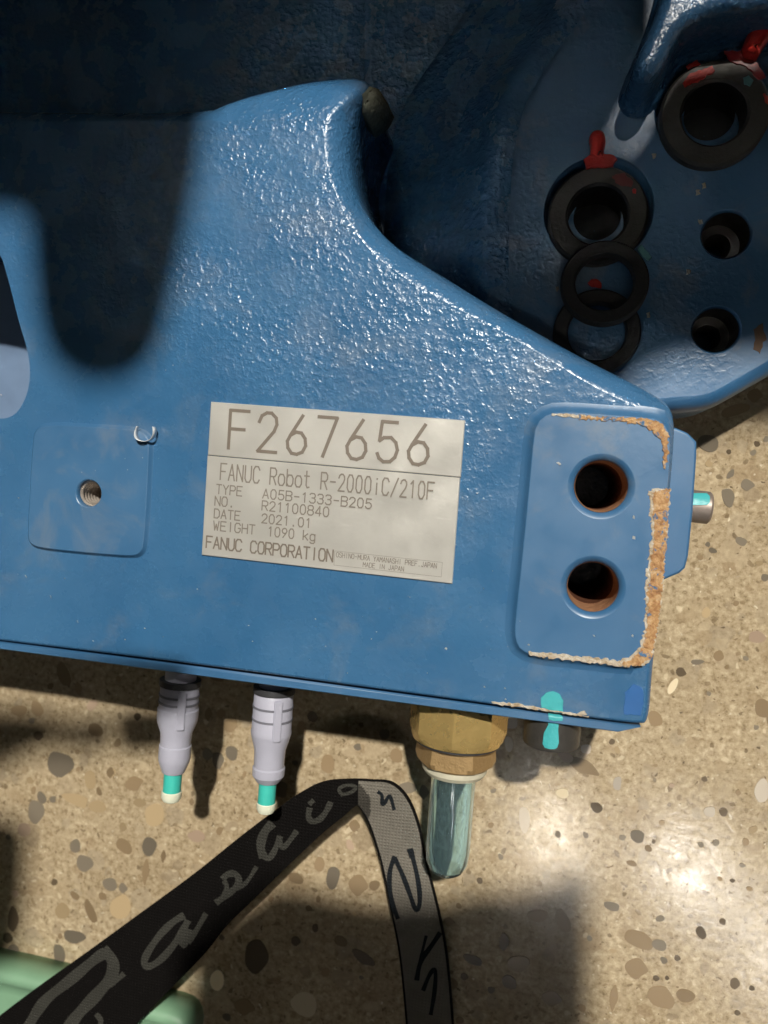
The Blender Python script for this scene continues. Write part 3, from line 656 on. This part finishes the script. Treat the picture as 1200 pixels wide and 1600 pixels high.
text('lettering', 'FANUC CORPORATION', .016, .535, .872, .948, 0.00048, M['ink'], rat, 0.0007, 0.78)
text('lettering', 'OSHINO-MURA YAMANASHI PREF.JAPAN', .548, .935, .884, .914, 0.00018, I2, rat, 0.0007, 0.74)
text('lettering', 'MADE IN JAPAN', .655, .812, .928, .957, 0.00018, I2, rat, 0.0007, 0.74)
strokes('border_line', [[(.541 * LW, (1 - .877) * LH), (.955 * LW, (1 - .875) * LH), (.955 * LW, (1 - .965) * LH), (.541 * LW, (1 - .967) * LH), (.541 * LW, (1 - .877) * LH)]], 0.00010, lambda x, y, k: LAB + a2 * x + b2 * y + Vector((0, 0, 0.00073 + k)), I2, rat)

# ------------------------------------------------------------------ front cover plate, gasket, connectors, fitting, bolt
e0 = P(0, 1000, ZT); e1 = P(998, 1131, ZT)
ex = (e1 - e0).normalized(); ey = Vector((ex.y, -ex.x, 0))      # along the front edge, and out of it
def E_(px, py, z): return P(px, py, z)
def front_box(name, p0, p1, off0, off1, z0, z1, mat, parent, chamfer=0.0, bev=0.0003):
    a = p0 + ey * off0; b = p1 + ey * off0; c = p1 + ey * off1 - ex * chamfer; d = p0 + ey * off1
    lp = ccw([q.to_2d() for q in (a, b, c, d)])
    return slab(name, lp, [(-bev, z1), (0, z1 - bev), (0, z0)], mat, parent)
eL = e0 - ex * 0.06; eR = P(1003, 1132, ZT)
gask = front_box('gasket', eL, eR - ex * 0.002, -0.0003, 0.0011, 0.008, ZT - 0.004, M['dark_plastic'], R)
cov = front_box('cover_plate', eL, eR, 0.0011, 0.0034, 0.006, ZT - 0.0009, M['blue_plain'], R, chamfer=0.0062)

def along(px0, py0, px1, py1, z):
    a = P(px0, py0, z); b = P(px1, py1, z); return a, (b - a).normalized(), (b - a).length
def pxs(z): return (CAM.z - z) / F
def connector(x0, x1, y0, spec, z):
    """spec: (photo row, half width in pixels, material index)"""
    s = pxs(z); yl = spec[-1][0]; org, ax, ln = along(x0, y0, x1, yl, z); k = ln / (yl - y0)
    return org, ax, k, s
ZC = ZT - 0.016
def build_connector(x0, x1, rows, teal_rows, cap_rows, grooves, z):
    y0 = rows[0][0]; yl = cap_rows[-1][0]
    org, ax, ln = along(x0, y0, x1, yl, z); k = ln / (yl - y0); s = pxs(z)
    pr = [(-0.006, rows[0][1] * s)] + [((y - y0) * k, r * s) for y, r in rows] + [((rows[-1][0] - y0) * k, 0.0001)]
    o = lathe('cable_connector', org, ax, pr, M['grey_plastic'], R, 44)
    lathe('seal_ring', org, ax, [((rows[1][0] - y0 - 1) * k, 20 * s), ((rows[1][0] - y0 - 1) * k, 34.5 * s), ((rows[1][0] - y0 + 8) * k, 34.5 * s), ((rows[1][0] - y0 + 8) * k, 20 * s)], M['dark_plastic'], o, 44)
    lathe('protective_plug', org, ax, [((y - y0) * k, r * s) for y, r in teal_rows], M['teal'], o, 36)
    lathe('plug_end', org, ax, [((y - y0) * k, r * s) for y, r in cap_rows], M['cream'], o, 36)
    # grip ribs and key along the body
    u = ax.cross(Vector((0, 0, 1))).normalized(); w = Vector((0, 0, 1))
    for (y, half) in grooves:
        lathe('grip_groove', org, ax, [((y - y0 - 1.6) * k, 30 * s), ((y - y0 - 1.6) * k, 33.9 * s), ((y - y0 + 1.6) * k, 33.9 * s), ((y - y0 + 1.6) * k, 30 * s)], M['grey_groove'], o, 44)
    return o, org, ax, k, s, u
M['grey_groove'] = mat_plain('grey_groove_plastic', (0.16, 0.16, 0.19), 0.5)
ca = build_connector(284, 267, [(1040, 26), (1062, 26), (1068, 30), (1073, 32.5), (1104, 32.5), (1106, 34.5), (1120, 34.5), (1126, 33.5), (1144, 26.5), (1162, 25.5), (1163, 27), (1182, 27), (1188, 26), (1205, 19)],
     [(1200, 15.5), (1237, 15)], [(1235, 15.5), (1236, 17), (1245, 17), (1250, 14), (1253, 8), (1254, 0.1)], [(1084, 1), (1095, 1)], ZC)
cb = build_connector(430, 415, [(1056, 25), (1073, 25), (1080, 30), (1085, 32.5), (1138, 33), (1142, 34), (1147, 33), (1170, 26), (1196, 25), (1198, 27), (1210, 26.5), (1220, 19)],
     [(1216, 14.5), (1256, 14.5)], [(1253, 15), (1254, 16), (1262, 16), (1268, 13), (1271, 7), (1272, 0.1)], [(1102, 1), (1121, 1)], ZC)
for (o, org, ax, k, s, u), ya, yb, y0 in ((ca, 1073, 1130, 1040), (cb, 1086, 1148, 1056)):
    side = u if u.x > 0 else -u
    c = org + ax * ((ya + yb) / 2 - y0) * k + (side * 0.55 + Vector((0, 0, 0.835))) * 32.5 * s
    nn = (side * 0.55 + Vector((0, 0, 0.835))).normalized()
    box('key_rib', c, (ax, nn.cross(ax)), ((yb - ya) / 2 * k, 6.5 * s, 0.0009), M['grey_plastic'], o, 0.0003)

# brass fitting with a blanking tube
ZB = ZT - 0.0215
org, ax, ln = along(719, 1085, 696, 1374, ZB); kk = ln / (1374 - 1085); s = pxs(ZB)
def at(y): return (y - 1085) * kk
fit = lathe('brass_fitting', org, ax, [(-0.002, 0.0001), (-0.002, 77 * s, 8), (at(1136), 77 * s, 8), (at(1147), 76 * s, 8, 73 * s), (at(1152), 70 * s), (at(1153), 60 * s), (at(1156), 60 * s)], M['brass'], R, 64, sharp=14)
lathe('sealing_ring', org, ax, [(at(1151), 55 * s), (at(1151.5), 67 * s), (at(1156), 67 * s), (at(1157), 55 * s)], M['dark_plastic'], fit, 48)
nut = lathe('lock_nut', org, ax, [(at(1154), 40 * s), (at(1155), 60 * s), (at(1159), 64 * s, 6, 62 * s), (at(1180), 64 * s, 6), (at(1187), 64 * s, 6, 60 * s), (at(1190), 54 * s), (at(1191), 35 * s)], M['bronze'], fit, 60, sharp=14)
lathe('seal_washer', org, ax, [(at(1188), 36 * s), (at(1189), 51 * s), (at(1199), 51 * s), (at(1205), 47 * s), (at(1206), 30 * s)], M['cream_seal'], fit, 48)
tb = lathe('blanking_tube', org, ax, [(at(1196), 35 * s), (at(1325), 35 * s), (at(1345), 33 * s), (at(1358), 26 * s), (at(1366), 14 * s), (at(1368), 0.0001),
      (at(1364), 0.0001), (at(1361), 13 * s), (at(1354), 23 * s), (at(1342), 28.5 * s), (at(1325), 30 * s), (at(1196), 30 * s), (at(1196), 35 * s)], M['tube'], fit, 56)

# socket bolt on the front
ZS = ZT - 0.0105
org, ax, ln = along(864, 1090, 861, 1160, ZS); kk = ln / 70; s = pxs(ZS)
bolt = lathe('socket_bolt', org, ax, [(0, 30 * s), (0, 43 * s), (66 * kk, 43 * s), (70 * kk, 42 * s), (72 * kk, 39.5 * s), (72 * kk, 24 * s, 6), (48 * kk, 24 * s, 6), (48 * kk, 0.0001)], M['black_steel'], R, 60)
# raised chamfered block on the right side, with its bolt
lp = px_loop([(1030, 668), (1056, 668), (1075, 676), (1089, 690), (1089, 712), (1083, 800), (1076, 868), (1071, 888), (1062, 896), (1036, 907), (1010, 907)], ZT - 0.012)
blk = slab('side_block', lp, [(-0.0008, ZT - 0.012), (-0.0002, ZT - 0.0122), (0, ZT - 0.013), (0, 0.012)], M['blue_plain'], R)
ZQ = ZT - 0.024
org, ax, ln = along(1065, 789, 1110, 794, ZQ); s = pxs(ZQ)
sb = lathe('side_bolt', org, ax, [(0, 0.0001), (0, 24 * s), (ln * 0.92, 24 * s), (ln, 21 * s), (ln, 11 * s, 6), (ln * 0.6, 11 * s, 6), (ln * 0.6, 0.0001)], M['steel'], R, 48)

def film(name, pts, targets, mat, parent, lift=0.0002, step=2.0):
    """a film of paint wrapped over the surface the photo shows it on: cut along rows, cast to the mesh"""
    dg = bpy.context.evaluated_depsgraph_get(); dg.update()
    trees = []
    for o in targets:
        me = o.data; trees.append(BVHTree.FromPolygons([tuple(v.co) for v in me.vertices], [tuple(p.vertices) for p in me.polygons]))
    ys = [p[1] for p in pts]; y = min(ys) + 0.2; V = []; Fc = []; prev = None; n = 7
    while y < max(ys):
        xs = []
        for (x0, y0), (x1, y1) in zip(pts, pts[1:] + pts[:1]):
            if (y0 <= y) != (y1 <= y): xs.append(x0 + (x1 - x0) * (y - y0) / (y1 - y0))
        row = None
        if len(xs) >= 2:
            row = []
            xa, xb = min(xs), max(xs)
            for i in range(n):
                x = xa + (xb - xa) * i / (n - 1); d = pray(x, y); best = None
                for t in trees:
                    h = t.ray_cast(CAM, d)
                    if h[0] is not None and (best is None or h[3] < best[3]): best = h
                if best is None: row = None; break
                nn = best[1] if best[1].dot(d) < 0 else -best[1]
                V.append(best[0] + nn * lift - d * lift * 0.5); row.append(len(V) - 1)
        if row and prev:
            for i in range(n - 1): Fc.append((prev[i], row[i], row[i + 1], prev[i + 1]))
        prev = row; y += step
    return mesh(name, V, Fc, mat, parent, smooth=True, recalc=True)
film('paint_mark', [(855, 1116), (876, 1119), (873, 1128), (872, 1140), (873, 1160), (870, 1169), (864, 1171), (852, 1169), (848, 1162), (850, 1145), (857, 1132), (856, 1124)], [bolt], M['cyan'], bolt)
film('paint_mark', [(856, 1114), (876, 1117), (880, 1122), (878, 1128), (858, 1125)], [cov], M['cyan'], cov)
film('paint_mark', [(1078, 771), (1104, 771), (1109, 776), (1109, 786), (1103, 790), (1078, 790)], [sb], M['cyan'], sb)

# ------------------------------------------------------------------ webbing strap and green tray
tray_pts = [(-500, 1420), (-200, 1470), (0, 1514), (80, 1533), (232, 1573), (278, 1584), (294, 1598), (298, 1625), (285, 1700), (270, 1900), (-500, 1900)]
tray = slab('plastic_tray', chaikin(px_loop(tray_pts, 0.012), 1), [(-0.012, 0.0095), (-0.009, 0.0098), (-0.0065, 0.0118), (-0.004, 0.0135), (-0.0018, 0.0130), (-0.0004, 0.0115), (0, 0.009), (0.0005, 0.0)], M['green'])
tag(tray, 'pale green smooth plastic tray edge on the floor under the strap', 'tray')

sec = [  # outer edge, inner edge (photo pixels), heights, side shown
 ((-130, 1690), (70, 1742), .022, .022, 0), ((-60, 1635), (135, 1678), .022, .022, 0), ((0, 1587), (213, 1600), .022, .022, 0), ((60, 1542), (262, 1550), .023, .023, 0), ((133, 1490), (320, 1490), .024, .024, 0), ((210, 1434), (355, 1446), .025, .024, 0), ((300, 1368), (400, 1402), .026, .026, 0), ((375, 1308), (455, 1348), .028, .028, 0),
 ((440, 1259), (505, 1301), .030, .029, 0), ((480, 1233), (535, 1277), .031, .030, 0), ((510, 1221), (552, 1262), .031, .030, 0), ((548, 1218), (558, 1259), .031, .029, 0), ((580, 1219), (563, 1264), .030, .028, 1), ((613, 1223), (570, 1276), .029, .027, 1), ((638, 1247), (578, 1294), .027, .026, 1), ((655, 1288), (587, 1322), .025, .025, 1), ((667, 1345), (597, 1358), .023, .023, 1),
 ((688, 1430), (613, 1437), .021, .021, 1), ((700, 1497), (624, 1498), .020, .020, 1), ((709, 1600), (634, 1600), .020, .020, 1), ((712, 1690), (640, 1690), .020, .020, 1)]
def catm(p0, p1, p2, p3, t): return 0.5 * ((2 * p1) + (-p0 + p2) * t + (2 * p0 - 5 * p1 + 4 * p2 - p3) * t * t + (-p0 + 3 * p1 - 3 * p2 + p3) * t ** 3)
E0 = [P(a[0], a[1], za) for a, b, za, zb_, m in sec]; E1 = [P(b[0], b[1], zb_) for a, b, za, zb_, m in sec]
V = []; Fc = []; mi = []; rows = []
SUB = 8; NC = 19
for i in range(len(sec) - 1):
    for q in range(SUB):
        t = q / SUB
        g4 = lambda A: catm(A[max(i - 1, 0)], A[i], A[i + 1], A[min(i + 2, len(sec) - 1)], t)
        rows.append((g4(E0), g4(E1), i + t))
TH = 0.0011; FC = [0, 0.045] + [0.045 + 0.91 * i / 16 for i in range(1, 16)] + [0.955, 1.0]
for a, b, m in rows:
    for c in range(NC):
        f = FC[c]; p = a.lerp(b, f); p.z += 0.0006 * math.sin(f * math.pi); V.append(p)
    for c in range(NC):
        f = 1 - FC[c]; p = a.lerp(b, f); p.z += 0.0006 * math.sin(f * math.pi) - TH; V.append(p)
K = 2 * NC
for i in range(len(rows) - 1):
    for c in range(K):
        d = (c + 1) % K
        Fc.append((i * K + c, (i + 1) * K + c, (i + 1) * K + d, i * K + d))
        top = c < NC - 1; edge = c in (0, NC - 2, NC - 1, K - 1)
        rv = rows[i][2] > 11.3
        fm = (FC[c] + FC[c + 1]) / 2 if top else 0
        if top: mi.append(0 if not rv or c in (0, NC - 2) else (2 if fm > (rows[i][2] - 10.9) / 2.6 else 1))
        else: mi.append(0 if c in (NC - 1, K - 1) or rv else 1)
strap = mesh('webbing_strap', V, Fc, [M['strap_black'], M['strap_grey'], M['strap_mid']], None, smooth=True, mi=mi, recalc=True); sharp_by_angle(strap, 50)
tag(strap, 'black and grey lettered webbing strap looped over the concrete floor', 'strap')
tree = BVHTree.FromPolygons([tuple(v.co) for v in strap.data.vertices], [tuple(p.vertices) for p in strap.data.polygons])
def letters(name, lines, w, mat, smooth=True):
    V = []; Fc = []; kz = 0
    for ln, wd in lines:
        pts = chaikin([Vector(p) for p in ln], 3, closed=False); prev = None; kz += 1
        for i, p in enumerate(pts):
            t = (pts[min(i + 1, len(pts) - 1)] - pts[max(i - 1, 0)])
            if t.length < 1e-6: continue
            t.normalize(); nn = Vector((-t.y, t.x)); ww = wd * (0.92 + 0.08 * math.sin(i * 0.5))
            row = []
            for sgn in (-1, 0, 1):
                q = p + nn * sgn * ww / 2; d = pray(q.x, q.y); h = tree.ray_cast(CAM, d)
                if h[0] is None: row = None; break
                V.append(h[0] - d * (0.00025 + kz * 8e-6)); row.append(len(V) - 1)
            if row and prev:
                for c in range(2): Fc.append((prev[c], row[c], row[c + 1], prev[c + 1]))
            prev = row
    return mesh(name, V, Fc, mat, strap, smooth=True)
LT = [([(40, 1612), (55, 1584), (72, 1560), (112, 1530), (146, 1500), (166, 1487)], 18), ([(160, 1484), (178, 1500), (176, 1526), (146, 1560), (122, 1584), (104, 1610)], 20), ([(194, 1521), (182, 1532), (166, 1543)], 9), ([(150, 1612), (160, 1596), (150, 1584)], 9)]
LT2 = [([(288, 1430), (270, 1440), (248, 1462), (228, 1492), (224, 1506), (232, 1512), (252, 1500), (274, 1474), (288, 1450), (294, 1438)], 12), ([(322, 1427), (308, 1452), (294, 1474)], 9), ([(296, 1452), (290, 1470), (282, 1478)], 15)]
LT3 = [([(348, 1374), (354, 1366), (367, 1364), (375, 1374), (368, 1388), (352, 1400), (337, 1411)], 11), ([(350, 1376), (356, 1386), (348, 1402)], 8), ([(401, 1354), (388, 1376), (376, 1387), (360, 1392)], 7)]
LT4 = [([(426, 1286), (412, 1300), (406, 1324), (412, 1340)], 15), ([(410, 1336), (420, 1344), (430, 1328), (438, 1306)], 10), ([(436, 1310), (440, 1326), (448, 1320), (464, 1298)], 9)]
LT5 = [([(484, 1262), (481, 1276), (487, 1285), (500, 1281), (510, 1268), (517, 1253)], 10), ([(483, 1257), (490, 1250)], 8)]
LT6 = [([(533, 1240), (528, 1233), (538, 1227), (552, 1227), (558, 1231), (548, 1239), (532, 1242)], 6)]
for l_ in (LT, LT2, LT3, LT4, LT5, LT6): letters('woven_letter', l_, 9, M['strap_print'])
letters('woven_letter', [([(590, 1237), (598, 1242), (596, 1258), (601, 1256), (608, 1241), (612, 1250), (616, 1266)], 6)], 6, M['strap_ink'])
letters('woven_letter', [([(617, 1338), (609, 1358), (608, 1384), (613, 1414), (622, 1436)], 8), ([(616, 1340), (628, 1364), (640, 1396), (650, 1426), (657, 1412), (654, 1376), (642, 1328)], 8), ([(640, 1326), (644, 1340)], 10)], 8, M['strap_ink'])
letters('woven_letter', [([(688, 1457), (674, 1478), (656, 1502), (651, 1532)], 8), ([(666, 1462), (660, 1486), (654, 1512)], 5), ([(661, 1548), (670, 1524), (681, 1510), (680, 1545), (673, 1586)], 7)], 8, M['strap_ink'])

# ------------------------------------------------------------------ small swarf on the casting
V = []; Fc = []
def chip(px, py, l, w, a, z):
    c = P(px, py, z); ca, sa = math.cos(a), math.sin(a); b0 = len(V)
    l *= 0.75; w *= 0.75
    for sx, sy, h in ((-1, -.4, 0.00002), (.7, -1, 0.0003), (1, .5, 0.0006), (-.3, 1, 0.0003)):
        V.append((c.x + (sx * l * ca - sy * w * sa) * PXM, c.y + (sx * l * sa + sy * w * ca) * PXM, z + h))
    Fc.append((b0, b0 + 1, b0 + 2, b0 + 3))
for x, y, l, w, a, z in ((76, 704, 6, 1.6, -1.1, ZT), (41, 900, 5, 1.6, -.6, ZT), (80, 932, 5, 1.3, -.8, ZT), (122, 971, 4, 1.3, -.7, ZT), (196, 999, 3, 1.6, .3, ZT), (2, 617, 5, 2, -.3, 0.006), (26, 648, 6, 2.2, 1.2, 0.006), (697, 1013, 3, 3, 0, ZT), (790, 1092, 2, 2, 0, ZT), (928, 993, 2.5, 1.5, -.5, zp), (988, 993, 2, 3, 0, zp), (826, 1007, 2.5, 2, 0, zp), (873, 724, 5, 2.5, -.4, zp), (990, 808, 2, 4, .2, zp), (990, 840, 3, 4, .3, zp), (757, 1073, 2, 2, 0, ZT), (789, 1075, 2, 2, 0, ZT)):
    chip(x, y, l, w, a, z)
rr = random.Random(5)
for _ in range(70):
    x = rr.uniform(20, 780); y = rr.uniform(700, 1060)
    if 310 < x < 735 and y < 915 or y > 985 + 0.125 * x or (40 < x < 240 and 660 < y < 875): continue
    chip(x, y, rr.uniform(0.7, 1.8), rr.uniform(0.5, 1.2), rr.uniform(0, 3), ZT)
sw = mesh('swarf', V, Fc, M['swarf']); sw['kind'] = 'stuff'; sw['label'] = 'tiny bright metal specks scattered on the blue casting'; sw['category'] = 'swarf'
# one larger curl
V = []; Fc = []; n = 26
for i in range(n):
    f = i / (n - 1); a = -0.6 + f * 4.4; p = P(232 + 17 * math.cos(a) * (1 - .25 * f), 676 + 14 * math.sin(a), ZT)
    for z in (0.0002, 0.0022 + 0.0005 * math.sin(f * 12)): V.append((p.x, p.y, ZT + 0.0014 + z))
for i in range(n - 1): Fc.append((2 * i, 2 * i + 2, 2 * i + 3, 2 * i + 1))
curl = mesh('metal_shaving', V, Fc, M['swarf'], None, smooth=True)
so = curl.modifiers.new('thickness', 'SOLIDIFY'); so.thickness = 0.00015
tag(curl, 'small shiny curled metal shaving at the corner of the threaded pad', 'shaving')

# ------------------------------------------------------------------ added shade slabs above the lens, out of view, outlined from the shadows they cast
def shade_loop(pts, z, zc):
    out = []
    for q in pts:
        zq = q[2] if len(q) > 2 else z
        p = P(q[0], q[1], zq); z_ = zq; t = (zc - z_) / (LA.z - z_); out.append((p + (LA - p) * t).to_2d())
    return out
ZA = 0.42
def overhead(name, pts, z, za, th, it):
    def lp(zz): 
        q = shade_loop(pts, z, zz); return ccw(chaikin(q, it) if it else q)
    return solid(name, [[Vector((*p, zz)) for p in lp(zz)] for zz in (za + th, za)], M['rubber'], R, smooth=False)
ZR = ZF + 0.02
upper = [(322, 180), (316, 250), (302, 320), (286, 400), (268, 470), (254, 535), (215, 588), (160, 605), (112, 593), (76, 558), (58, 500), (50, 420), (46, 338), (-20, 326), (-1500, 318), (-1500, -4000), (1160, -4000), (1090, -90, ZR), (1060, -10, ZR), (1034, 50, ZR), (1008, 98, ZR), (1000, 116, ZR), (1006, 124, ZR), (1020, 108, ZR), (1038, 74, ZR), (1060, 26, ZR), (1086, 4, ZR), (1120, -10, ZR), (1200, -20, ZR), (1500, -42, ZR), (1600, 430), (1160, 440), (1065, 468), (1000, 548), (940, 535), (850, 480), (760, 430), (690, 388), (636, 330), (590, 260), (572, 190), (568, 100), (480, 60), (330, 110)]
overhead('base_shade_slab', upper, ZT, ZA, 0.05, 1)  # unseen blocker for the shadow on the casting and flange
low = [(921, 1350), (880, 1371), (800, 1394), (745, 1390), (700, 1405), (603, 1410), (537, 1400), (483, 1387), (433, 1380), (370, 1420), (300, 1480), (292, 1620), (330, 1900), (930, 1900)]
overhead('floor_shade_slab', low, 0, ZA, 0.02, 0)  # unseen blocker in place of the hands and phone
side = [(-200, 1100), (0, 1102), (60, 1106), (100, 1120), (140, 1116), (200, 1112), (285, 1112), (288, 1130), (250, 1150), (232, 1162), (214, 1165), (200, 1150), (185, 1142), (170, 1170), (150, 1180), (112, 1175), (75, 1170), (37, 1187), (0, 1207), (-200, 1220)]
overhead('small_shade_slab', [(-60, 1272), (0, 1272), (35, 1283), (46, 1302), (41, 1400), (30, 1480), (18, 1512), (-60, 1520)], 0, ZA + 0.06, 0.015, 0)  # these small unseen blockers shade patches of floor and a connector
overhead('small_shade_slab', [(120, 1052), (236, 1050), (308, 1056), (306, 1085), (298, 1122), (120, 1138)], 0.05, 0.31, 0.01, 0)
overhead('small_shade_slab', side, 0, ZA + 0.06, 0.015, 0)
